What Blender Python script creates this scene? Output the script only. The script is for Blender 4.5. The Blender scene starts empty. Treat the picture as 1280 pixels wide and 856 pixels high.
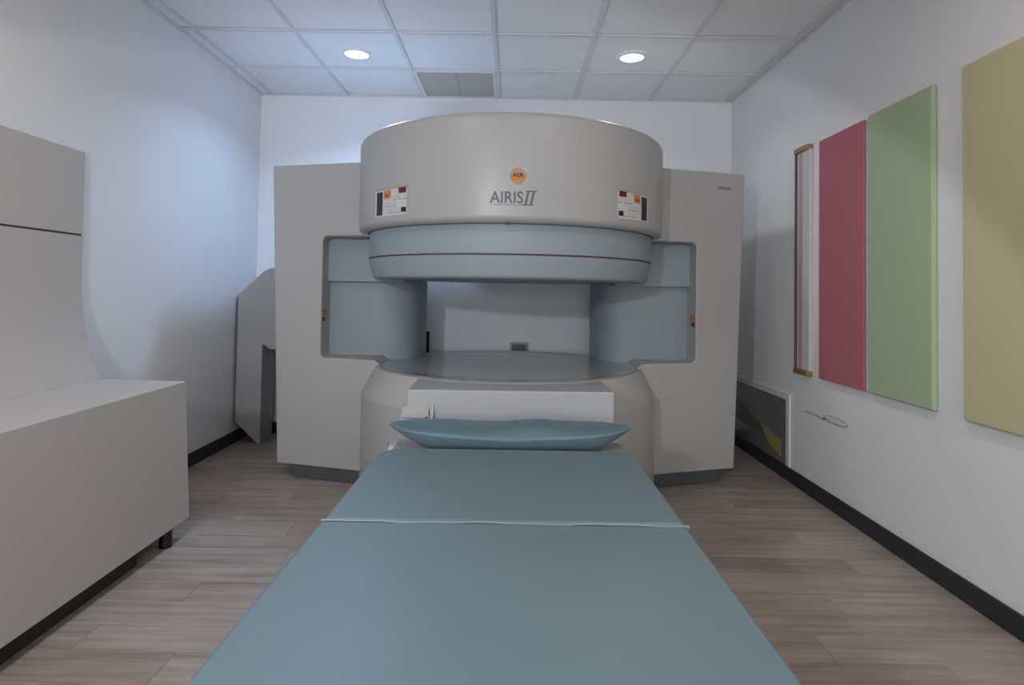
import bpy, bmesh, math, random
from mathutils import Vector, Matrix
random.seed(7)
scene = bpy.context.scene
C = scene.collection

# ---------------------------------------------------------------- camera
F_PX = 749.75
cam_d = bpy.data.cameras.new('camera'); cam = bpy.data.objects.new('camera', cam_d); C.objects.link(cam)
cam_d.sensor_fit = 'HORIZONTAL'; cam_d.sensor_width = 36.0
cam_d.lens = F_PX * 36.0 / 1280.0
cam_d.shift_y = -(428.0 - 342.93) / 1280.0
cam_d.clip_start = 0.02
PITCH, YAW, ROLL = 0.0282, 0.0002, 0.0165
fw = Vector((math.sin(YAW) * math.cos(PITCH), math.cos(YAW) * math.cos(PITCH), math.sin(PITCH)))
rt = Vector((math.cos(YAW), -math.sin(YAW), 0)); up = rt.cross(fw)
r2 = rt * math.cos(ROLL) + up * math.sin(ROLL); u2 = -rt * math.sin(ROLL) + up * math.cos(ROLL)
m = Matrix((r2, u2, -fw)).transposed().to_4x4(); m.translation = Vector((0, 0, 1.161))
cam.matrix_world = m
scene.camera = cam

# ---------------------------------------------------------------- world, light, exposure
vs = scene.view_settings
scene.display_settings.display_device = 'sRGB'
vs.view_transform = 'Standard'; vs.look = 'None'; vs.gamma = 1.0; vs.use_curve_mapping = False
vs.exposure = 0.0
world = bpy.data.worlds.new('world'); scene.world = world; world.use_nodes = True
world.node_tree.nodes['Background'].inputs[0].default_value = (0.5, 0.5, 0.5, 1)
world.node_tree.nodes['Background'].inputs[1].default_value = 0.0

def lamp(name, kind, loc, energy, color, target=None, **kw):
    d = bpy.data.lights.new(name, kind); d.energy = energy; d.color = color
    for k, v in kw.items(): setattr(d, k, v)
    o = bpy.data.objects.new(name, d); C.objects.link(o); o.location = loc
    if target is not None:
        o.rotation_euler = (Vector(target) - Vector(loc)).to_track_quat('-Z', 'Y').to_euler()
    return o
# the photographer's lamp, behind the camera to its left (casts the crisp shadows on the scanner)
lamp('photo_lamp', 'SPOT', (-1.10, -0.6, 1.72), 112.0, (0.86, 0.92, 1.0), target=(-0.722, 2.092, 0.452), shadow_soft_size=0.06, spot_size=math.radians(84), spot_blend=0.03)
# broad fill lamp added behind the camera to brighten scanner and ceiling
lamp('added_front_fill', 'AREA', (0.0, -4.50, 1.60), 100.0, (0.92, 0.955, 1.0), target=(0.0, 0.0, 4.4), shape='RECTANGLE', size=2.6, size_y=1.5)
DOWNLIGHTS = [  # x, y, watts, colour
    (-1.056, 3.95, 14.0, (0.46, 0.66, 1.0)),
    (0.771, 3.927, 4.0, (0.86, 0.93, 1.0)),
    (-1.056, 1.50, 6.8, (1.0, 0.90, 0.80)),
    (0.771, 1.50, 6.8, (1.0, 0.90, 0.80)),
    (-1.056, -0.94, 3.6, (1.0, 0.90, 0.80)),
    (0.771, -0.94, 3.6, (1.0, 0.90, 0.80)),
]

# ---------------------------------------------------------------- dimensions
XL, XR, YB, YF, ZC = -2.0546, 1.7615, 4.8258, -4.6, 2.7195
TILE = 0.61; GX0 = -1.9583

# ---------------------------------------------------------------- materials
MATS = {}
def mat(name, col, rough=0.5, metal=0.0, spec=0.5, bump=None, vary=None, coat=0.0, emit=None, estr=0.0):
    if name in MATS: return MATS[name]
    mt = bpy.data.materials.new(name); mt.use_nodes = True
    nt = mt.node_tree; b = nt.nodes['Principled BSDF']
    b.inputs['Base Color'].default_value = (*col, 1); b.inputs['Roughness'].default_value = rough
    b.inputs['Metallic'].default_value = metal; b.inputs['Specular IOR Level'].default_value = spec
    b.inputs['Coat Weight'].default_value = coat
    tc = nt.nodes.new('ShaderNodeTexCoord')
    if vary:
        scale, amt = vary
        n = nt.nodes.new('ShaderNodeTexNoise'); n.inputs['Scale'].default_value = scale; n.inputs['Detail'].default_value = 4
        nt.links.new(tc.outputs['Object'], n.inputs['Vector'])
        r = nt.nodes.new('ShaderNodeMapRange')
        r.inputs['To Min'].default_value = 1 - amt; r.inputs['To Max'].default_value = 1 + amt
        nt.links.new(n.outputs['Fac'], r.inputs['Value'])
        mx = nt.nodes.new('ShaderNodeMix'); mx.data_type = 'RGBA'; mx.blend_type = 'MULTIPLY'
        mx.inputs['Factor'].default_value = 1
        mx.inputs['A'].default_value = (*col, 1); nt.links.new(r.outputs['Result'], mx.inputs['B'])
        nt.links.new(mx.outputs['Result'], b.inputs['Base Color'])
    if bump:
        scale, strength, dist = bump
        n = nt.nodes.new('ShaderNodeTexNoise'); n.inputs['Scale'].default_value = scale; n.inputs['Detail'].default_value = 3
        nt.links.new(tc.outputs['Object'], n.inputs['Vector'])
        bp = nt.nodes.new('ShaderNodeBump'); bp.inputs['Strength'].default_value = strength; bp.inputs['Distance'].default_value = dist
        nt.links.new(n.outputs['Fac'], bp.inputs['Height']); nt.links.new(bp.outputs['Normal'], b.inputs['Normal'])
    if emit:
        b.inputs['Emission Color'].default_value = (*emit, 1); b.inputs['Emission Strength'].default_value = estr
    MATS[name] = mt
    return mt

def wood_mat():
    mt = bpy.data.materials.new('vinyl_plank'); mt.use_nodes = True
    nt = mt.node_tree; L = nt.links; b = nt.nodes['Principled BSDF']
    b.inputs['Specular IOR Level'].default_value = 0.4
    tc = nt.nodes.new('ShaderNodeTexCoord'); oi = nt.nodes.new('ShaderNodeObjectInfo')
    sc = nt.nodes.new('ShaderNodeVectorMath'); sc.operation = 'SCALE'; sc.inputs[0].default_value = (13.0, 29.0, 7.0)
    L.new(oi.outputs['Random'], sc.inputs['Scale'])
    ad = nt.nodes.new('ShaderNodeVectorMath'); ad.operation = 'ADD'
    L.new(tc.outputs['Object'], ad.inputs[0]); L.new(sc.outputs['Vector'], ad.inputs[1])
    def noise(scale3, detail, rough=0.55):
        mp = nt.nodes.new('ShaderNodeMapping'); mp.inputs['Scale'].default_value = scale3
        L.new(ad.outputs['Vector'], mp.inputs['Vector'])
        n = nt.nodes.new('ShaderNodeTexNoise'); n.inputs['Scale'].default_value = 1; n.inputs['Detail'].default_value = detail
        n.inputs['Roughness'].default_value = rough
        L.new(mp.outputs['Vector'], n.inputs['Vector']); return n
    n1 = noise((1.6, 26, 1), 4); n2 = noise((5, 120, 1), 3); n3 = noise((3.0, 6, 1), 3)
    a1 = nt.nodes.new('ShaderNodeMath'); a1.operation = 'MULTIPLY_ADD'; a1.inputs[1].default_value = 0.60
    L.new(n1.outputs['Fac'], a1.inputs[0])
    a2 = nt.nodes.new('ShaderNodeMath'); a2.operation = 'MULTIPLY_ADD'; a2.inputs[1].default_value = 0.22; a2.inputs[2].default_value = 0.0
    L.new(n2.outputs['Fac'], a2.inputs[0]); L.new(a2.outputs[0], a1.inputs[2])
    a3 = nt.nodes.new('ShaderNodeMath'); a3.operation = 'MULTIPLY_ADD'; a3.inputs[1].default_value = 0.30
    L.new(n3.outputs['Fac'], a3.inputs[0]); L.new(a1.outputs[0], a3.inputs[2])
    a4 = nt.nodes.new('ShaderNodeMath'); a4.operation = 'MULTIPLY_ADD'; a4.inputs[1].default_value = 0.11
    L.new(oi.outputs['Random'], a4.inputs[0]); L.new(a3.outputs[0], a4.inputs[2])
    cr = nt.nodes.new('ShaderNodeValToRGB'); e = cr.color_ramp.elements
    e[0].position = 0.36; e[0].color = (0.19, 0.145, 0.12, 1)
    e[1].position = 0.92; e[1].color = (0.56, 0.485, 0.435, 1)
    k = e.new(0.62); k.color = (0.37, 0.305, 0.265, 1)
    L.new(a4.outputs[0], cr.inputs['Fac']); L.new(cr.outputs['Color'], b.inputs['Base Color'])
    rr = nt.nodes.new('ShaderNodeMapRange'); rr.inputs['To Min'].default_value = 0.34; rr.inputs['To Max'].default_value = 0.5
    L.new(n1.outputs['Fac'], rr.inputs['Value']); L.new(rr.outputs['Result'], b.inputs['Roughness'])
    bp = nt.nodes.new('ShaderNodeBump'); bp.inputs['Strength'].default_value = 0.15; bp.inputs['Distance'].default_value = 0.002
    L.new(n2.outputs['Fac'], bp.inputs['Height']); L.new(bp.outputs['Normal'], b.inputs['Normal'])
    return mt

def tile_mat():
    mt = bpy.data.materials.new('acoustic_tile'); mt.use_nodes = True
    nt = mt.node_tree; L = nt.links; b = nt.nodes['Principled BSDF']; b.inputs['Roughness'].default_value = 0.9
    b.inputs['Specular IOR Level'].default_value = 0.2
    tc = nt.nodes.new('ShaderNodeTexCoord')
    n = nt.nodes.new('ShaderNodeTexNoise'); n.inputs['Scale'].default_value = 85; n.inputs['Detail'].default_value = 3
    L.new(tc.outputs['Object'], n.inputs['Vector'])
    cr = nt.nodes.new('ShaderNodeValToRGB'); e = cr.color_ramp.elements
    e[0].position = 0.30; e[0].color = (0.80, 0.80, 0.80, 1); e[1].position = 0.48; e[1].color = (0.91, 0.91, 0.91, 1)
    L.new(n.outputs['Fac'], cr.inputs['Fac']); L.new(cr.outputs['Color'], b.inputs['Base Color'])
    bp = nt.nodes.new('ShaderNodeBump'); bp.inputs['Strength'].default_value = 0.3; bp.inputs['Distance'].default_value = 0.002
    L.new(n.outputs['Fac'], bp.inputs['Height']); L.new(bp.outputs['Normal'], b.inputs['Normal'])
    return mt

WALL = mat('wall_paint', (0.87, 0.87, 0.88), 0.65, spec=0.25, bump=(220, 0.06, 0.001), vary=(1.2, 0.012))
CREAM = mat('cream_shell', (0.485, 0.475, 0.465), 0.42, spec=0.4, bump=(600, 0.03, 0.0005), vary=(1.5, 0.012))
CREAM_GLOSS = mat('cream_gloss_shell', (0.455, 0.45, 0.445), 0.36, spec=0.5, vary=(1.5, 0.012))
WHITE_SHELL = mat('white_shell', (0.49, 0.505, 0.535), 0.35)
BLUE = mat('blue_grey_shell', (0.33, 0.385, 0.42), 0.48, spec=0.4, vary=(2, 0.015))
DISC = mat('scan_disc_surface', (0.33, 0.385, 0.41), 0.14, spec=0.6, vary=(6, 0.05))
KICK = mat('dark_grey_kick', (0.10, 0.10, 0.105), 0.5)
BLACK = mat('black_plastic', (0.012, 0.012, 0.015), 0.4)
BASE = mat('black_baseboard', (0.028, 0.028, 0.034), 0.45, bump=(40, 0.05, 0.002))
VINYL = mat('blue_vinyl', (0.168, 0.237, 0.27), 0.42, spec=0.45, bump=(9, 0.10, 0.01), vary=(3, 0.03))
VINYL_SHINY = mat('pillow_vinyl', (0.14, 0.23, 0.275), 0.40, spec=0.55, bump=(14, 0.22, 0.006))
PIPING = mat('pale_piping', (0.25, 0.34, 0.385), 0.4)
LAMINATE = mat('bench_laminate', (0.56, 0.515, 0.48), 0.5, spec=0.35, vary=(1.5, 0.015))
SEAM = mat('dark_seam', (0.10, 0.07, 0.065), 0.8)
GREYCOVER = mat('grey_cover', (0.40, 0.395, 0.395), 0.5, vary=(2, 0.02))
RED = mat('red_fabric', (0.515, 0.17, 0.215), 0.85, spec=0.2, bump=(900, 0.2, 0.001))
GREEN = mat('green_fabric', (0.46, 0.565, 0.375), 0.85, spec=0.2, bump=(900, 0.2, 0.001))
KHAKI = mat('khaki_fabric', (0.62, 0.57, 0.365), 0.85, spec=0.2, bump=(900, 0.2, 0.001))
BOARD = mat('white_board', (0.68, 0.66, 0.67), 0.5)
PINK = mat('pink_stripe', (0.55, 0.36, 0.38), 0.5)
BRASS = mat('brass', (0.42, 0.28, 0.09), 0.4, metal=0.6, vary=(30, 0.2))
METAL_WHITE = mat('white_metal', (0.82, 0.82, 0.83), 0.4)
LOUVRE = mat('beige_louvre', (0.54, 0.52, 0.46), 0.5)
GRID = mat('ceiling_grid', (0.74, 0.74, 0.75), 0.45)
ORANGE = mat('orange_print', (0.66, 0.22, 0.03), 0.5)
TAN = mat('tan_print', (0.50, 0.32, 0.17), 0.5)
DKRED = mat('dark_red_button', (0.14, 0.012, 0.03), 0.35)
LETTER = mat('grey_lettering', (0.13, 0.13, 0.15), 0.5)
PANELW = mat('panel_face', (0.66, 0.65, 0.65), 0.35)
KEY = mat('key_face', (0.60, 0.59, 0.60), 0.4)
LINE = mat('panel_line', (0.22, 0.21, 0.22), 0.5)
CAVITY = mat('dark_cavity', (0.05, 0.05, 0.05), 0.8)
SUBFLOOR = mat('subfloor', (0.08, 0.06, 0.05), 0.9)
GREYGLASS = mat('dark_grey_panel', (0.19, 0.19, 0.19), 0.22, spec=0.6)
YELLOW = mat('yellow_reflection', (0.44, 0.36, 0.11), 0.4)
BROWN_REFL = mat('brown_reflection', (0.15, 0.11, 0.095), 0.4)
STEEL = mat('wire_steel', (0.28, 0.28, 0.30), 0.4, metal=0.3)
WOOD = wood_mat(); TILEM = tile_mat()

# ---------------------------------------------------------------- helpers
def link(name, me, m=None, parent=None, loc=None, smooth=None):
    if m is not None and not me.materials: me.materials.append(m)
    if smooth is not None:
        for p in me.polygons: p.use_smooth = True
        me.set_sharp_from_angle(angle=math.radians(smooth))
    o = bpy.data.objects.new(name, me); C.objects.link(o)
    if parent is not None: o.parent = parent
    if loc is not None: o.location = loc
    return o
def tag(o, label=None, cat=None, group=None, kind=None):
    if label: o['label'] = label
    if cat: o['category'] = cat
    if group: o['group'] = group
    if kind: o['kind'] = kind
    return o
def empty(name, loc=(0, 0, 0), rz=0.0):
    o = bpy.data.objects.new(name, None); C.objects.link(o); o.location = loc; o.rotation_euler = (0, 0, rz)
    o.empty_display_size = 0.1
    return o
def mesh(verts, faces, name='m'):
    me = bpy.data.meshes.new(name); me.from_pydata([tuple(v) for v in verts], [], faces); me.validate(); me.update()
    bm = bmesh.new(); bm.from_mesh(me); bmesh.ops.recalc_face_normals(bm, faces=bm.faces); bm.to_mesh(me); bm.free()
    return me
def bevel(o, w, seg=3, angle=35):
    b = o.modifiers.new('bevel', 'BEVEL'); b.width = w; b.segments = seg; b.limit_method = 'ANGLE'
    b.angle_limit = math.radians(angle); b.harden_normals = True
    for p in o.data.polygons: p.use_smooth = True
    return o
def box_me(x0, x1, y0, y1, z0, z1):
    v = [(x, y, z) for x in (x0, x1) for y in (y0, y1) for z in (z0, z1)]
    return mesh(v, [(0, 1, 3, 2), (4, 6, 7, 5), (0, 4, 5, 1), (2, 3, 7, 6), (0, 2, 6, 4), (1, 5, 7, 3)])
def box(name, b, m, parent=None, bev=0.0, seg=2):
    o = link(name, box_me(*b), m, parent)
    if bev: bevel(o, bev, seg)
    return o
def lathe_me(prof, seg=128, cx=0.0, cy=0.0):
    """prof: list of (r, z); r = 0 closes with a pole vertex"""
    v, f, rings = [], [], []
    for r, z in prof:
        if r < 1e-6: rings.append([len(v)]); v.append((cx, cy, z))
        else:
            rings.append(list(range(len(v), len(v) + seg)))
            v += [(cx + r * math.sin(2 * math.pi * i / seg), cy - r * math.cos(2 * math.pi * i / seg), z) for i in range(seg)]
    for a, b in zip(rings[:-1], rings[1:]):
        for i in range(seg):
            j = (i + 1) % seg
            if len(a) == 1 and len(b) == 1: continue
            if len(a) == 1: f.append((a[0], b[i], b[j]))
            elif len(b) == 1: f.append((a[i], b[0], a[j]))
            else: f.append((a[i], b[i], b[j], a[j]))
    return mesh(v, f)
def arc(cx, cz, r, a0, a1, n=8):
    return [(cx + r * math.cos(math.radians(a0 + (a1 - a0) * i / n)), cz + r * math.sin(math.radians(a0 + (a1 - a0) * i / n))) for i in range(n + 1)]
def prism_me(poly, axis, a, b):
    """poly in the two remaining axes (in xyz order), extruded along axis from a to b; a, b may be functions of the 2-D point"""
    fa = a if callable(a) else (lambda p: a); fb = b if callable(b) else (lambda p: b)
    def put(p, t):
        return {'x': (t, p[0], p[1]), 'y': (p[0], t, p[1]), 'z': (p[0], p[1], t)}[axis]
    n = len(poly)
    v = [put(p, fa(p)) for p in poly] + [put(p, fb(p)) for p in poly]
    f = [tuple(range(n)), tuple(range(2 * n - 1, n - 1, -1))] + [(i, (i + 1) % n, n + (i + 1) % n, n + i) for i in range(n)]
    return mesh(v, f)
def tube_me(pts, r, seg=8, closed=False):
    v, f = [], []; n = len(pts); P = [Vector(p) for p in pts]
    for i, p in enumerate(P):
        a = P[(i - 1) % n] if (closed or i > 0) else p; b = P[(i + 1) % n] if (closed or i < n - 1) else p
        t = (b - a).normalized(); q = t.to_track_quat('Z', 'Y')
        v += [tuple(p + q @ Vector((r * math.cos(2 * math.pi * k / seg), r * math.sin(2 * math.pi * k / seg), 0))) for k in range(seg)]
    for i in range(n if closed else n - 1):
        for k in range(seg):
            a, b = i * seg, ((i + 1) % n) * seg
            f.append((a + k, a + (k + 1) % seg, b + (k + 1) % seg, b + k))
    if not closed: f += [tuple(range(seg)), tuple(range((n - 1) * seg, n * seg))]
    return mesh(v, f)
def text_me(txt, size, extrude=0.0005, sx=1.0, shear=0.0, bold=0.0):
    cu = bpy.data.curves.new('t', 'FONT'); cu.body = txt; cu.size = size; cu.extrude = extrude; cu.align_x = 'CENTER'; cu.shear = shear; cu.offset = bold
    o = bpy.data.objects.new('t', cu); C.objects.link(o)
    dg = bpy.context.evaluated_depsgraph_get(); dg.update()
    me = bpy.data.meshes.new_from_object(o.evaluated_get(dg))
    bpy.data.objects.remove(o); bpy.data.curves.remove(cu)
    for v in me.vertices: v.co.x *= sx
    return me

# ================================================================ setting
floor = link('floor', box_me(XL - 0.1, XR + 0.1, YF - 0.1, YB + 0.1, -0.06, -0.006), SUBFLOOR); tag(floor, 'grey-brown wood-look plank floor', kind='structure')
PW, PL, GAP = 0.152, 1.22, 0.0005
plank_cache = {}
def plank(x0, x1, y0, y1):
    key = (round(x1 - x0, 3), round(y1 - y0, 3))
    if key not in plank_cache:
        w, h = (x1 - x0) / 2 - GAP, (y1 - y0) / 2 - GAP; c = 0.0009
        v = [(-w, -h, -0.006), (w, -h, -0.006), (w, h, -0.006), (-w, h, -0.006),
             (-w, -h, -c), (w, -h, -c), (w, h, -c), (-w, h, -c),
             (-w + c, -h + c, 0), (w - c, -h + c, 0), (w - c, h - c, 0), (-w + c, h - c, 0)]
        f = [(8, 9, 10, 11)] + [(i, (i + 1) % 4, 4 + (i + 1) % 4, 4 + i) for i in range(4)] + [(4 + i, 4 + (i + 1) % 4, 8 + (i + 1) % 4, 8 + i) for i in range(4)]
        me = mesh(v, f); me.materials.append(WOOD); plank_cache[key] = me
    link('plank', plank_cache[key], None, floor, ((x0 + x1) / 2, (y0 + y1) / 2, 0))
y = YB; row = 0
while y > YF + 0.01:
    y0 = max(y - PW, YF)
    x = XL - [0.12, 0.73, 0.36, 0.98, 0.55, 0.21, 0.84][row % 7]
    while x < XR - 0.001:
        a, b = max(x, XL), min(x + PL, XR)
        if b - a > 0.01: plank(a, b, y0, y)
        x += PL
    y -= PW; row += 1

ceil = link('ceiling', box_me(XL - 0.1, XR + 0.1, YF - 0.1, YB + 0.1, ZC + 0.03, ZC + 0.08), WALL); tag(ceil, 'suspended ceiling of white acoustic tiles', kind='structure')
cols = [XL] + [GX0 + TILE * i for i in range(7)] + [XR]
rows = [YB - TILE * j for j in range(17)]
rows = [r for r in rows if r > YF + 0.05] + [YF]
VENT_CELL = (3, 0); HW = 0.012
tile_cache = {}
for ci in range(len(cols) - 1):
    for rj in range(len(rows) - 1):
        if (ci, rj) == VENT_CELL: continue
        x0, x1, y1, y0 = cols[ci], cols[ci + 1], rows[rj], rows[rj + 1]
        key = (round(x1 - x0, 3), round(y1 - y0, 3))
        if key not in tile_cache:
            w, h = (x1 - x0) / 2 - 0.001, (y1 - y0) / 2 - 0.001
            me = box_me(-w, w, -h, h, 0, 0.012); me.materials.append(TILEM); tile_cache[key] = me
        link('ceiling_tile', tile_cache[key], None, ceil, ((x0 + x1) / 2, (y0 + y1) / 2, ZC + 0.011))
for i, x in enumerate(cols):
    w = HW if 0 < i < len(cols) - 1 else 0.018
    a, b = (x - w, x + w) if 0 < i < len(cols) - 1 else ((x, x + w) if i == 0 else (x - w, x))
    box('grid_bar', (a, b, YF, YB, ZC, ZC + 0.010), GRID, ceil, 0.001, 1)
for j, yy in enumerate(rows):
    w = HW if 0 < j < len(rows) - 1 else 0.018
    a, b = (yy - w, yy + w) if 0 < j < len(rows) - 1 else ((yy - w, yy) if j == 0 else (yy, yy + w))
    box('grid_bar', (XL, XR, a, b, ZC - 0.0005, ZC + 0.0095), GRID, ceil, 0.001, 1)

for nm, b in (('wall_left', (XL - 0.1, XL, YF - 0.1, YB + 0.1, -0.06, ZC + 0.03)), ('wall_right', (XR, XR + 0.1, YF - 0.1, YB + 0.1, -0.06, ZC + 0.03)),
              ('wall_back', (XL, XR, YB, YB + 0.1, -0.06, ZC + 0.03)), ('wall_front', (XL, XR, YF - 0.1, YF, -0.06, ZC + 0.03))):
    o = link(nm, box_me(*b), WALL); tag(o, kind='structure')
added_win = empty('added_window', (0, YF, 0.85)); tag(added_win, kind='structure')  # unseen window, added to go with the frontal fill lamp
for b in ((-1.36, 1.36, 0.0, 0.05), (-1.36, 1.36, 1.45, 1.50), (-1.36, -1.30, 0.05, 1.45), (1.30, 1.36, 0.05, 1.45), (-0.03, 0.03, 0.05, 1.45)):
    box('added_window_frame', (b[0], b[1], 0.001, 0.04, b[2], b[3]), METAL_WHITE, added_win, 0.004)
for a, b in ((-1.30, -0.03), (0.03, 1.30)):
    box('added_pane', (a, b, 0.004, 0.010, 0.05, 1.45), mat('added_pane_glass', (0.8, 0.8, 0.8), 0.2, coat=0.2), added_win)
BH = 0.088
for nm, b in (('baseboard_left', (XL, XL + 0.012, YF, YB, 0, BH)), ('baseboard_right', (XR - 0.012, XR, YF, YB, 0, BH)),
              ('baseboard_back', (XL + 0.012, XR - 0.012, YB - 0.012, YB, 0, BH)), ('baseboard_front', (XL + 0.012, XR - 0.012, YF, YF + 0.012, 0, BH))):
    o = link(nm, box_me(*b), BASE); bevel(o, 0.005, 3); tag(o, kind='structure')

# ================================================================ MRI scanner
MX, MY, MROT = -0.012, 3.75, math.radians(0.8)
mri = empty('mri_scanner', (MX, MY, 0), MROT)
tag(mri, 'large cream open MRI scanner with round top drum and blue-grey bore', 'scanner')
RD = 0.922
# --- upper drum housing
prof = [(0, 2.022), (0.6, 2.022)] + arc(RD - 0.036, 1.986, 0.036, 90, 0, 8) + arc(RD - 0.035, 1.523, 0.035, 0, -90, 6) + [(0.84, 1.488), (0.84, 1.50), (0, 1.50)]
drum = link('upper_housing', lathe_me(prof, 160), CREAM_GLOSS, mri, smooth=35)
# --- blue pole cover under the drum
prof = [(0, 1.51), (0.858, 1.51), (0.858, 1.345), (0.853, 1.341), (0.853, 1.338), (0.857, 1.334), (0.852, 1.30), (0.835, 1.235)] + arc(0.815, 1.242, 0.02, -10, -90, 4) + [(0.6, 1.222), (0, 1.222)]
link('upper_pole_cover', lathe_me(prof, 160), BLUE, mri, smooth=28)
link('cover_seam', lathe_me([(0.8535, 1.3435), (0.8592, 1.3425), (0.8592, 1.3375), (0.8535, 1.3365)], 160), SEAM, mri)
link('drum_seam', lathe_me([(0.8588, 1.492), (0.872, 1.492), (0.872, 1.486), (0.8588, 1.486)], 160), KICK, mri)
def sphere_me(r, loc):
    bm = bmesh.new(); bmesh.ops.create_uvsphere(bm, u_segments=12, v_segments=8, radius=r); bmesh.ops.translate(bm, vec=loc, verts=bm.verts)
    me = bpy.data.meshes.new('s'); bm.to_mesh(me); bm.free(); return me
def on_drum(th, R=RD): return (R * math.sin(math.radians(th)), -R * math.cos(math.radians(th)))
sx_, sy_ = on_drum(-1.9, 0.905)
link('screw', sphere_me(0.007, (sx_, sy_, 1.484)), KICK, mri, smooth=60)

def curved_patch(th0, th1, z0, z1, off, R=RD, t=0.004, n=None):
    """thin plate bent around the drum, angles in degrees, front at R+off"""
    n = n or max(1, int(abs(th1 - th0) / 2) + 1); v, f = [], []
    for i in range(n + 1):
        th = th0 + (th1 - th0) * i / n
        for r in (R + off, R + off - t):
            px, py = on_drum(th, r)
            v += [(px, py, z0), (px, py, z1)]
    for i in range(n):
        a, b = 4 * i, 4 * (i + 1)
        f += [(a, b, b + 1, a + 1), (a + 2, a + 3, b + 3, b + 2), (a + 1, b + 1, b + 3, a + 3), (a, a + 2, b + 2, b)]
    f += [(0, 1, 3, 2), (4 * n, 4 * n + 2, 4 * n + 3, 4 * n + 1)]
    return mesh(v, f)
def wrap(me, th0, z0, off=0.0012, R=RD):
    """bend a flat x-y lettering mesh around the drum"""
    for v in me.vertices:
        th = math.degrees(v.co.x / R) + th0; px, py = on_drum(th, R + off + v.co.z)
        v.co = Vector((px, py, z0 + v.co.y))
    me.update(); return me
# --- control panels
for s in (-1, 1):
    def T(u): return s * (51.6 - 16.6 * u)       # u = 0 outer edge, 1 inner edge
    Zb, Zt = 1.537, 1.676
    def W(v): return Zb + (Zt - Zb) * v
    pan = link('control_panel', curved_patch(T(0), T(1), Zb, Zt, 0.003), PANELW, mri, smooth=30)
    link('recess_shade', curved_patch(T(-0.02), T(1.02), W(1.0), W(1.075), 0.006), GREYCOVER, pan, smooth=30)  # grey strip standing for the shade along the top of the recess
    link('display_strip', curved_patch(T(0.07), T(0.28), W(0.06), W(0.93), 0.0045), BLACK, pan, smooth=30)
    wl = link('warning_sticker', curved_patch(T(0.34), T(0.55), W(0.66), W(0.96), 0.0045), ORANGE, pan, smooth=30)
    link('red_button', curved_patch(T(0.80), T(0.98), W(0.80), W(0.99), 0.008, t=0.006), DKRED, pan, smooth=30)
    link('black_button', curved_patch(T(0.88), T(0.99), W(0.10), W(0.27), 0.008, t=0.006), BLACK, pan, smooth=30)
    link('sticker_print', curved_patch(T(0.38), T(0.53), W(0.86), W(0.91), 0.0055), TAN, pan, smooth=30)
    link('sticker_print', curved_patch(T(0.40), T(0.45), W(0.72), W(0.78), 0.0055), BLACK, pan, smooth=30)
    for r, zz in enumerate((0.60, 0.36, 0.12)):
        for c in range(3):
            u0 = (0.62, 0.36, 0.50)[r] + 0.125 * c
            if r == 0 and c == 2: u0 += 0.04
            link('key', curved_patch(T(u0), T(u0 + 0.10), W(zz), W(zz + 0.14), 0.0042), KEY, pan, smooth=30)
            link('key_line', curved_patch(T(u0), T(u0 + 0.10), W(zz - 0.03), W(zz - 0.012), 0.004), LINE, pan, smooth=30)
# --- drum lettering
me = text_me('AIRIS', 0.079, 0.0004, 0.90, bold=0.0009); wrap(me, -1.95, 1.579); link('logo_lettering', me, LETTER, mri)
def italic_two():
    v, f = [], []
    def quad(p):
        i = len(v)
        v.extend([(x + 0.22 * yv, yv, 0.0006) for x, yv in p]); f.append((i, i + 1, i + 2, i + 3))
    H = 0.070
    for k in (0.0, 0.026):
        quad([(k + 0.004, 0.004), (k + 0.0145, 0.004), (k + 0.0145, H - 0.004), (k + 0.004, H - 0.004)])
    quad([(-0.006, 0), (0.046, 0), (0.046, 0.005), (-0.006, 0.005)])
    quad([(-0.004, H - 0.005), (0.050, H - 0.005), (0.050, H), (-0.004, H)])
    return mesh(v, f)
me = italic_two(); wrap(me, 2.95, 1.569); link('logo_lettering', me, LETTER, mri)
link('logo_underline', curved_patch(-6.5, 4.2, 1.5685, 1.5705, 0.001, t=0.001), LETTER, mri)
st = link('round_logo_sticker', curved_patch(-1.25, 3.75, 1.668, 1.750, 0.002), WHITE_SHELL, mri, smooth=30)
def disc_patch(rad, z_lo, z_hi, off, m, nm):
    pts = []
    n = 40
    for i in range(n):
        a = 2 * math.pi * i / n; x, z = rad * math.cos(a), rad * math.sin(a)
        pts.append((x, min(max(z, z_lo), z_hi), 0))
    me = mesh(pts, [tuple(range(n))]); wrap(me, 1.25, 1.709, off); link(nm, me, m, st)
disc_patch(0.039, -1, 1, 0.0030, ORANGE, 'emblem_disc')
disc_patch(0.038, 0.006, 1, 0.0034, TAN, 'emblem_top')
disc_patch(0.035, -1, -0.022, 0.0036, TAN, 'emblem_bottom')
me = text_me('ACR', 0.025, 0.0002, 1.0, bold=0.0006); wrap(me, 1.25, 1.705, 0.0040); link('emblem_lettering', me, BLACK, st)
link('drum_top_glint', curved_patch(-0.4, 0.6, 1.975, 1.981, 0.002), WHITE_SHELL, mri)  # specular glint on the drum top, painted as a white patch

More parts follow.
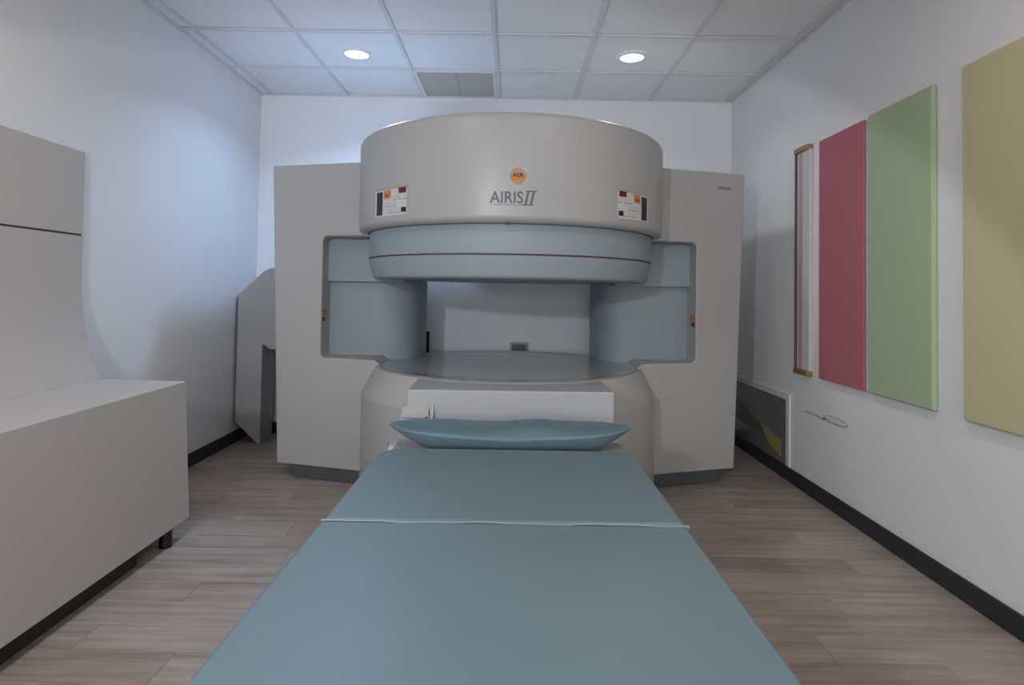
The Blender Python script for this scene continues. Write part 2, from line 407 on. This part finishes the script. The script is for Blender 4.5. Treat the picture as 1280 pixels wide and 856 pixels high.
# --- side towers, kick plinths, columns, beams
def tower_front(ax): return -0.155 + 0.29 * (ax - 0.87)      # local y of the front face at |x|
for s in (-1, 1):
    rc = 0.03
    top_out, bot_out = (1.503, 1.422) if s < 0 else (1.486, 1.418)
    poly = [(0.757, 0.078), (bot_out, 0.078), (top_out, 1.930), (0.55, 1.930), (0.55, 1.478)]
    poly += [(1.146 - rc + rc * math.sin(a), 1.478 - rc + rc * math.cos(a)) for a in [math.pi / 2 * i / 5 for i in range(6)]]
    poly += [(1.146 - rc + rc * math.cos(a), 0.741 + rc - rc * math.sin(a)) for a in [math.pi / 2 * i / 5 for i in range(6)]]
    poly += [(0.80, 0.741), (0.757, 0.713)]
    P = [(s * a, b) for a, b in poly]
    o = link('side_tower', prism_me(P, 'y', lambda p: tower_front(abs(p[0])), 0.66), CREAM, mri); bevel(o, 0.012, 3)
    kp = [(s * 0.60, -0.20), (s * 1.31, -0.20 + 0.29 * 0.46 + 0.02), (s * 1.31, 0.60), (s * 0.60, 0.60)]
    kp[0] = (s * 0.60, tower_front(0.60) + 0.012); kp[1] = (s * 1.31, tower_front(1.31) + 0.012)
    o = link('plinth', prism_me(kp, 'z', 0.0, 0.080), KICK, mri); bevel(o, 0.006, 2)
    # column
    ccx, ccy, ax_, ay_ = s * 0.975, 0.48, 0.385, 0.38
    ring = []
    for i in range(64):
        a = 2 * math.pi * i / 64; n = 3.6
        ring.append((ccx + ax_ * math.copysign(abs(math.cos(a)) ** (2 / n), math.cos(a)), ccy + ay_ * math.copysign(abs(math.sin(a)) ** (2 / n), math.sin(a))))
    link('support_column', prism_me(ring, 'z', 0.70, 1.22), BLUE, mri, smooth=40)
    bp_ = [(s * 0.66, 0.02), (s * 1.147, 0.045), (s * 1.147, 0.5), (s * 0.66, 0.5)]
    o = link('upper_beam', prism_me(bp_, 'z', 1.206, 1.4775), BLUE, mri); bevel(o, 0.004, 2)
    # small stickers on the inner side of the tower opening
    xi = s * 1.1455
    for zc, h, m_ in ((1.012, 0.019, ORANGE), (0.972, 0.012, BLACK)):
        o = box('safety_sticker', (min(xi, xi - s * 0.0015), max(xi, xi - s * 0.0015), -0.05, -0.05 + (0.085 if m_ is ORANGE else 0.06), zc - h, zc + h), m_, mri)
me = text_me('HITACHI', 0.026, 0.0004, 0.92, bold=0.0005)
ang = math.atan(0.29)
for v in me.vertices:
    lx, lz = v.co.x, v.co.y; xx = 1.336 + lx * math.cos(ang); yy = tower_front(xx) - 0.0015 - v.co.z
    v.co = Vector((xx, yy, 1.820 + lz))
me.update(); link('maker_lettering', me, LETTER, mri)

# --- lower pedestal
RP = 0.887
prof = [(0, 0.712), (0.783, 0.712)] + arc(0.80, 0.700, 0.012, 90, 35, 3) + [(RP - 0.006, 0.560)] + arc(RP - 0.012, 0.553, 0.012, 25, 0, 3) + [(RP, 0.03), (RP - 0.02, 0.0), (0, 0.0)]
link('pedestal', lathe_me(prof, 160), CREAM, mri, smooth=30)
prof = [(0, 0.7135), (0.6, 0.7135), (0.768, 0.7135), (0.776, 0.7155), (0.780, 0.7125)]
link('scan_disc', lathe_me(prof, 160), DISC, mri, smooth=40)
link('disc_gap', lathe_me([(0.778, 0.7126), (0.7845, 0.7128), (0.7845, 0.7118)], 160), KICK, mri)
# --- table dock
DXL, DXR = -0.468, 0.474
dk = box('table_dock', (DXL, DXR, -1.01, -0.60, 0.02, 0.7085), WHITE_SHELL, mri, 0.006, 3)
lt = box('dock_latch', (-0.492, -0.362, -1.050, -1.00, 0.545, 0.602), WHITE_SHELL, mri, 0.004)
o = link('latch_top', prism_me([(-1.050, 0.602), (-1.012, 0.632), (-1.0, 0.632), (-1.0, 0.602)], 'x', -0.488, -0.366), WHITE_SHELL, lt); bevel(o, 0.003)
o = link('latch_bracket', prism_me([(-1.062, 0.54), (-1.062, 0.55), (-1.012, 0.642), (-1.0, 0.642), (-1.0, 0.54)], 'x', -0.361, -0.345), CREAM, lt); bevel(o, 0.002)
box('latch_window', (-0.482, -0.446, -1.0525, -1.049, 0.55, 0.585), mat('latch_blue_grey', (0.56, 0.6, 0.68), 0.4), lt)
box('latch_line', (-0.482, -0.385, -1.0525, -1.049, 0.586, 0.589), LINE, lt)
o = link('latch_screw', sphere_me(0.006, (-0.374, -1.050, 0.590)), KICK, lt, smooth=60)

# ================================================================ patient table
pt = empty('patient_table', (0, 1.4, 0)); PTO = -1.4
tag(pt, 'cream patient table docked to the scanner, under the blue pad', 'table')
o = box('table_top', (-0.462, 0.464, 0.20 + PTO, 2.665 + PTO, 0.492, 0.535), CREAM, pt, 0.008, 3)
box('side_rail', (-0.462, -0.435, 0.25 + PTO, 2.65 + PTO, 0.44, 0.492), CREAM, pt, 0.005)
box('side_rail', (0.437, 0.464, 0.25 + PTO, 2.65 + PTO, 0.44, 0.492), CREAM, pt, 0.005)
box('pedestal_body', (-0.30, 0.30, 0.55 + PTO, 2.45 + PTO, 0.07, 0.492), CREAM, pt, 0.02, 3)
box('base_plate', (-0.34, 0.34, 0.45 + PTO, 2.55 + PTO, 0.0, 0.07), KICK, pt, 0.01, 2)
o = link('side_catch', prism_me([(2.44 + PTO, 0.50), (2.52 + PTO, 0.50), (2.52 + PTO, 0.525), (2.50 + PTO, 0.534), (2.46 + PTO, 0.525)], 'x', -0.492, -0.462), WHITE_SHELL, pt); bevel(o, 0.003)
box('catch_knob', (-0.498, -0.492, 2.485 + PTO, 2.505 + PTO, 0.510, 0.528), KICK, pt, 0.002)

# --- pad: two hinged sections of blue vinyl
pad = empty('table_pad', (0, 1.4, 0.535)); tag(pad, 'long blue-grey vinyl pad in two sections on the patient table', 'pad')
def pad_me(x0, x1, y0, y1, z0, z1, rcorner, nx=40, ny=40, wav=0.0):
    """soft slab: plan outline with rounded corners, domed edge"""
    bm = bmesh.new()
    pts = []
    cs = [(x1, y1, rcorner[0], 0), (x0, y1, rcorner[1], 90), (x0, y0, rcorner[2], 180), (x1, y0, rcorner[3], 270)]
    for (cx, cy, r, a0) in cs:
        sxn = 1 if cx == x1 else -1; syn = 1 if cy == y1 else -1
        for i in range(7):
            a = math.radians(a0 + 90 * i / 6)
            pts.append((cx - sxn * r + r * math.cos(a), cy - syn * r + r * math.sin(a)))
    lv = []
    cxm, cym = (x0 + x1) / 2, (y0 + y1) / 2
    e = 0.012; th = z1 - z0
    layers = [(e * 0.6, z0), (0, z0 + th * 0.3), (0, z0 + th * 0.62), (e * 0.35, z0 + th * 0.88), (e, z1)]
    for ins, z in layers:
        ring = []
        for (px, py) in pts:
            dx = -math.copysign(min(ins, abs(px - cxm)), px - cxm); dy = -math.copysign(min(ins, abs(py - cym)), py - cym)
            ring.append(bm.verts.new((px + dx, py + dy, z)))
        lv.append(ring)
    n = len(pts)
    for a, b in zip(lv[:-1], lv[1:]):
        for i in range(n): bm.faces.new((a[i], a[(i + 1) % n], b[(i + 1) % n], b[i]))
    bm.faces.new(lv[-1]); bm.faces.new(list(reversed(lv[0])))
    bmesh.ops.recalc_face_normals(bm, faces=bm.faces)
    me = bpy.data.meshes.new('pad'); bm.to_mesh(me); bm.free()
    return me
def flat_top(o):
    for p in o.data.polygons:
        if len(p.vertices) > 8: p.use_smooth = False
PADX0, PADX1 = -0.476, 0.460
o = link('pad_section', pad_me(PADX0, PADX1, 1.552 - 1.4, 2.262 - 1.4, 0.0, 0.036, (0.03, 0.09, 0.01, 0.01)), VINYL, pad, smooth=50); flat_top(o)
o = link('pad_section', pad_me(PADX0 - 0.004, PADX1, 0.22 - 1.4, 1.546 - 1.4, 0.0, 0.036, (0.01, 0.01, 0.05, 0.05)), VINYL, pad, smooth=50); flat_top(o)
pts = [(PADX0 - 0.001 + (PADX1 - PADX0 + 0.002) * i / 40, 1.549 - 1.4 + 0.0035 * math.sin(i * 0.45) + 0.002 * math.sin(i * 1.1 + 1), 0.0335) for i in range(41)]
link('seam_piping', tube_me(pts, 0.0030, 8), PIPING, pad, smooth=60)
link('seam_stud', sphere_me(0.0035, (PADX1 + 0.001, 1.547 - 1.4, 0.030)), PIPING, pad, smooth=60)

# --- pillow
def pillow_me(hx=0.487, hy=0.15, nx=64, ny=24):
    top, bot, v, f = {}, {}, [], []
    for i in range(nx + 1):
        u = -1 + 2 * i / nx
        # outline in plan: waisted pillow with pointed corners
        for j in range(ny + 1):
            w = -1 + 2 * j / ny
            edge = max(abs(u), abs(w))
            x = hx * u * (1 - 0.05 * (1 - u * u) * w * w * 0.0); yy = hy * w * (1 - 0.84 * abs(u) ** 5)
            prof_ = (max(0.0, 1 - abs(w) ** 2.6)) ** 0.55
            endf = (max(0.0, 1 - abs(u) ** 3.2)) ** 0.75
            zm_end = 0.088
            crown = 0.100 + 0.006 * math.sin(4.1 * u + 0.4) + 0.004 * math.sin(9 * u) - 0.006 * (1 - abs(u))
            tt = zm_end + (crown - zm_end) * endf * prof_ - 0.012 * (1 - prof_) * (1 - abs(u)) 
            flat = max(0.0, (abs(u) - 0.64) / 0.36) ** 1.25
            bb = (zm_end) * flat
            # towards the long seams the belly rises to the seam line
            seam = 0.062 + 0.026 * abs(u)
            k = 1 - (max(0.0, 1 - abs(w) ** 3.0)) ** 0.6
            bb = bb + (max(seam, bb) - bb) * k
            tt = seam + (tt - seam) * (1 - k) if tt > seam else seam
            if tt < bb: tt = bb
            top[i, j] = len(v); v.append((x, yy, tt))
            if i in (0, nx) or j in (0, ny): bot[i, j] = top[i, j]; 
            else: bot[i, j] = len(v); v.append((x, yy, bb))
    for i in range(nx):
        for j in range(ny):
            f.append((top[i, j], top[i + 1, j], top[i + 1, j + 1], top[i, j + 1]))
            f.append((bot[i, j], bot[i, j + 1], bot[i + 1, j + 1], bot[i + 1, j]))
    return mesh(v, f)
pil = empty('pillow', (0.004, 2.43, 0.535), 0.0)
tag(pil, 'flat blue vinyl pillow with pointed corners at the head of the table', 'pillow')
o = link('pillow_case', pillow_me(), VINYL_SHINY, pil, smooth=70)
sd = o.modifiers.new('sub', 'SUBSURF'); sd.levels = 1; sd.render_levels = 1

# ================================================================ bench on the left
bn = empty('bench', (-1.75, 1.6, 0))
tag(bn, 'long cream laminate bench with tall curved back against left wall', 'bench')
BY0, BY1 = -1.25, 1.235
def bx(p): return p + 1.75
o = link('seat_base', prism_me([(bx(-1.487), 0.082), (bx(-1.524), 0.714), (bx(-2.052), 0.720), (bx(-2.052), 0.082)], 'y', BY0, BY1), LAMINATE, bn); bevel(o, 0.005, 2)
cur = [(-1.927, 0.719), (-1.947, 0.760), (-1.970, 0.82), (-1.997, 0.90), (-2.014, 0.985), (-2.025, 1.067), (-2.031, 1.15), (-2.033, 1.253), (-2.033, 1.388)]
link('lower_backrest', prism_me([(bx(a), b) for a, b in cur] + [(bx(-2.052), 1.388), (bx(-2.052), 0.719)], 'y', BY0, BY1), LAMINATE, bn, smooth=35)
o = link('upper_backrest', prism_me([(bx(-2.033), 1.397), (bx(-2.036), 1.787), (bx(-2.052), 1.787), (bx(-2.052), 1.397)], 'y', BY0, BY1), LAMINATE, bn); bevel(o, 0.002, 2)
link('back_seam', box_me(bx(-2.05), bx(-2.038), BY0 + 0.003, BY1 - 0.003, 1.387, 1.398), SEAM, bn)
box('under_bench_shade', (bx(-1.99), bx(-1.535), BY0 + 0.1, 0.92, 0.0, 0.083), mat('bench_shade_brown', (0.035, 0.03, 0.027), 0.6), bn)  # dark block standing for the shade beneath the bench
for fx in (-1.520, -1.96):
    for fy in (1.10, -1.20):
        link('foot', lathe_me([(0, 0.0), (0.026, 0.0), (0.026, 0.083), (0, 0.083)], 24, bx(fx), fy), BLACK, bn, smooth=40)

# ================================================================ grey cover in the far left corner
gc = empty('cover_arch', (-1.75, 4.58, 0))
tag(gc, 'grey arch-shaped equipment cover standing in the far left corner', 'cover')
def gx(p): return p + 1.75
prof = [(-2.036, 0.165), (-1.862, 0.0), (-1.845, 0.0), (-1.845, 0.735), (-1.825, 0.728), (-1.79, 0.70), (-1.72, 0.70), (-1.65, 0.735), (-1.65, 0.0), (-1.47, 0.0),
        (-1.47, 1.10), (-1.62, 1.27), (-1.68, 1.305), (-1.80, 1.305), (-1.845, 1.285), (-2.036, 1.105)]
o = link('arch_shell', prism_me([(gx(a), b) for a, b in prof], 'y', -0.11, 0.12), GREYCOVER, gc); bevel(o, 0.006, 2)
box('arch_edge', (gx(-2.042), gx(-2.034), -0.108, 0.11, 0.18, 1.09), KICK, gc)

# ================================================================ right wall panels
def wall_panel(name, y0, y1, z0, z1, t, m, label, bev, back=None):
    e = empty(name, (XR, (y0 + y1) / 2, z0)); tag(e, label, 'wall panel', 'acoustic panels on the right wall')
    h = (y1 - y0) / 2; x1 = -0.0005
    if back:
        box('backing_board', (-back, x1, -h - 0.002, h, 0.001, z1 - z0 - 0.001), BOARD, e, 0.001)
        x1 = -back
    box('fabric_face', (-t, x1, -h, h, 0, z1 - z0), m, e, bev, 4)
    return e
wall_panel('acoustic_panel', 1.72, 2.305, 0.698, 2.062, 0.030, KHAKI, 'olive-khaki fabric wall panel, nearest the camera on the right wall', 0.008)
wall_panel('acoustic_panel', 2.474, 2.925, 0.698, 2.052, 0.026, GREEN, 'pale green fabric wall panel beside the dark red one', 0.009)
wall_panel('acoustic_panel', 2.962, 3.395, 0.700, 2.044, 0.024, RED, 'dark red fabric wall panel with a white edge', 0.005, back=0.010)
rp = empty('brass_ended_panel', (XR, 3.60, 0.695)); tag(rp, 'narrow white and pink strip panel with brass ends, left of the red panel', 'wall panel')
box('panel_face', (-0.022, -0.0005, -0.092, 0.056, 0.01, 1.355), BOARD, rp, 0.002)
box('pink_stripe', (-0.0235, -0.021, -0.012, 0.034, 0.03, 1.335), PINK, rp)
box('dark_edge', (-0.030, -0.0005, 0.062, 0.076, 0.012, 1.35), KICK, rp, 0.002)
box('brass_cap', (-0.036, -0.0005, -0.094, 0.078, 1.335, 1.365), BRASS, rp, 0.004)
box('brass_cap', (-0.036, -0.0005, -0.094, 0.078, 0.0, 0.030), BRASS, rp, 0.004)

# --- low framed panel
lf = empty('framed_access_panel', (XR, 4.27, 0.09)); tag(lf, 'dark grey access panel in white frame low on the right wall behind scanner', 'access panel')
box('dark_panel', (-0.006, -0.0005, -0.44, 0.46, 0.0, 0.415), GREYGLASS, lf)
box('frame_bar', (-0.013, -0.0005, -0.495, 0.50, 0.412, 0.455), METAL_WHITE, lf, 0.004)
box('frame_bar', (-0.013, -0.0005, -0.495, -0.445, 0.0, 0.412), METAL_WHITE, lf, 0.004)
box('frame_bar', (-0.013, -0.0005, 0.455, 0.50, 0.0, 0.412), METAL_WHITE, lf, 0.004)
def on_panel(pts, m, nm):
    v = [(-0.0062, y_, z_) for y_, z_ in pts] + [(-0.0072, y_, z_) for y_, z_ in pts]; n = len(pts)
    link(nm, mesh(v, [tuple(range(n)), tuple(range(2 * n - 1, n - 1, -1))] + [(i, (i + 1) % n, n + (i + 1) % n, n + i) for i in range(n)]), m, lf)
on_panel([(-0.37, 0.035), (-0.37, 0.14), (-0.06, 0.185), (-0.11, 0.125), (-0.20, 0.07)], YELLOW, 'yellow_reflection')  # yellow reflection in the panel, painted as a flat polygon
on_panel([(-0.055, 0.185), (0.38, 0.28), (0.38, 0.12), (0.10, 0.11), (-0.10, 0.125)], BROWN_REFL, 'brown_reflection')  # brownish part of the same painted reflection

# --- thin wire pull on the right wall
wp = empty('wire_pull', (XR, 3.37, 0.484)); tag(wp, 'thin looped wire fixed to the right wall below the red panel', 'wire')
link('wire_stem', tube_me([(-0.003, 0.225, -0.006), (-0.004, 0.10, -0.004), (-0.004, 0.0, -0.010)], 0.0022, 6), STEEL, wp, smooth=60)
loop = [(-0.004, -0.115 + 0.115 * math.cos(a), 0.005 + (0.020 if math.sin(a) > 0 else 0.014) * math.sin(a)) for a in [2 * math.pi * i / 36 for i in range(36)]]
link('wire_loop', tube_me([p for p in loop], 0.0014, 6, True), STEEL, wp, smooth=60)
link('wire_loop', tube_me([(-0.005, -0.115 + 0.115 * math.cos(a), 0.005 + 0.014 * math.sin(a)) for a in [math.pi + math.pi * i / 18 for i in range(18)]], 0.0024, 6), STEEL, wp, smooth=60)
link('wire_knot', sphere_me(0.006, (-0.006, 0.0, -0.006)), KICK, wp, smooth=60)

# --- things on the back wall seen through the bore
ws = empty('wall_socket', (0.066, YB, 0.62)); tag(ws, 'small grey socket box on the back wall seen through the scanner bore', 'socket')
box('socket_frame', (-0.070, 0.070, -0.040, -0.0005, 0.0, 0.135), GREYCOVER, ws, 0.004)
box('socket_face', (-0.055, 0.055, -0.044, -0.039, 0.02, 0.120), KICK, ws, 0.002)
hk = empty('wall_fixture', (-0.705, YB, 0.66)); tag(hk, 'small black upright fixture on the back wall beside the left blue column', 'fixture')
link('fixture_body', prism_me([(0.058 * math.cos(a), 0.03 * math.sin(a) - 0.032) for a in [2 * math.pi * i / 20 for i in range(20)]], 'z', 0.0, 0.17), BLACK, hk, smooth=40)
box('fixture_holder', (-0.05, 0.05, -0.02, -0.0005, -0.04, 0.04), KICK, hk, 0.004)

# ================================================================ ceiling vent and downlights
vx0, vx1, vy1, vy0 = cols[3] + HW, cols[4] - HW, rows[0] - 0.018, rows[1] + HW
vn = empty('ceiling_vent', ((vx0 + vx1) / 2, (vy0 + vy1) / 2, ZC)); tag(vn, 'square louvred air vent set into the ceiling near the back wall', 'vent')
hx, hy = (vx1 - vx0) / 2, (vy1 - vy0) / 2
box('duct_back', (-hx, hx, -hy, hy, 0.024, 0.028), CAVITY, vn)
for b in ((-hx, -hx + 0.022, -hy, hy), (hx - 0.022, hx, -hy, hy), (-hx + 0.022, hx - 0.022, -hy, -hy + 0.022), (-hx + 0.022, hx - 0.022, hy - 0.022, hy)):
    box('vent_frame', (*b, -0.004, 0.010), METAL_WHITE, vn, 0.002)
ns = 22; inner = hy - 0.024
sl = mesh([(-hx + 0.022, 0.012, 0.0), (hx - 0.022, 0.012, 0.0), (hx - 0.022, -0.009, 0.018), (-hx + 0.022, -0.009, 0.018),
           (-hx + 0.022, 0.012, 0.0015), (hx - 0.022, 0.012, 0.0015), (hx - 0.022, -0.009, 0.0195), (-hx + 0.022, -0.009, 0.0195)],
          [(0, 1, 2, 3), (7, 6, 5, 4), (0, 4, 5, 1), (1, 5, 6, 2), (2, 6, 7, 3), (3, 7, 4, 0)]); sl.materials.append(LOUVRE)
for i in range(ns):
    link('slat', sl, None, vn, (0, -inner + 2 * inner * (i + 0.5) / ns, 0))
box('mullion', (-0.004, 0.004, -inner, inner, -0.001, 0.004), LOUVRE, vn)

NAMES = ['round recessed downlight in the ceiling above the left tower', 'round recessed downlight in the ceiling above the right tower',
         'round recessed downlight above the bench', 'round recessed downlight above the khaki wall panel',
         'round recessed downlight behind the camera on the left', 'round recessed downlight behind the camera on the right']
for k, (lx, ly, pw, colr) in enumerate(DOWNLIGHTS):
    e = empty('downlight', (lx, ly, ZC)); tag(e, NAMES[k], 'ceiling light', 'round recessed downlights')
    link('trim_ring', lathe_me([(0.079, 0.003), (0.080, -0.004), (0.090, -0.004), (0.096, 0.0), (0.096, 0.005)], 48), METAL_WHITE, e, smooth=40)
    em = mat('lens_%d' % k, (0.8, 0.8, 0.8), 0.4, emit=(0.90, 0.96, 1.0) if k < 2 else (1.0, 0.96, 0.9), estr=0.85)
    link('lens', lathe_me([(0, -0.001), (0.0795, -0.001), (0.0795, 0.003)], 48), em, e)
    d = bpy.data.lights.new('downlight_lamp', 'AREA'); d.shape = 'DISK'; d.size = 0.15; d.energy = pw; d.color = colr; d.spread = math.radians(138 if k < 2 else 170)
    lo = bpy.data.objects.new('downlight_lamp', d); C.objects.link(lo); lo.parent = e; lo.location = (0, 0, -0.006)
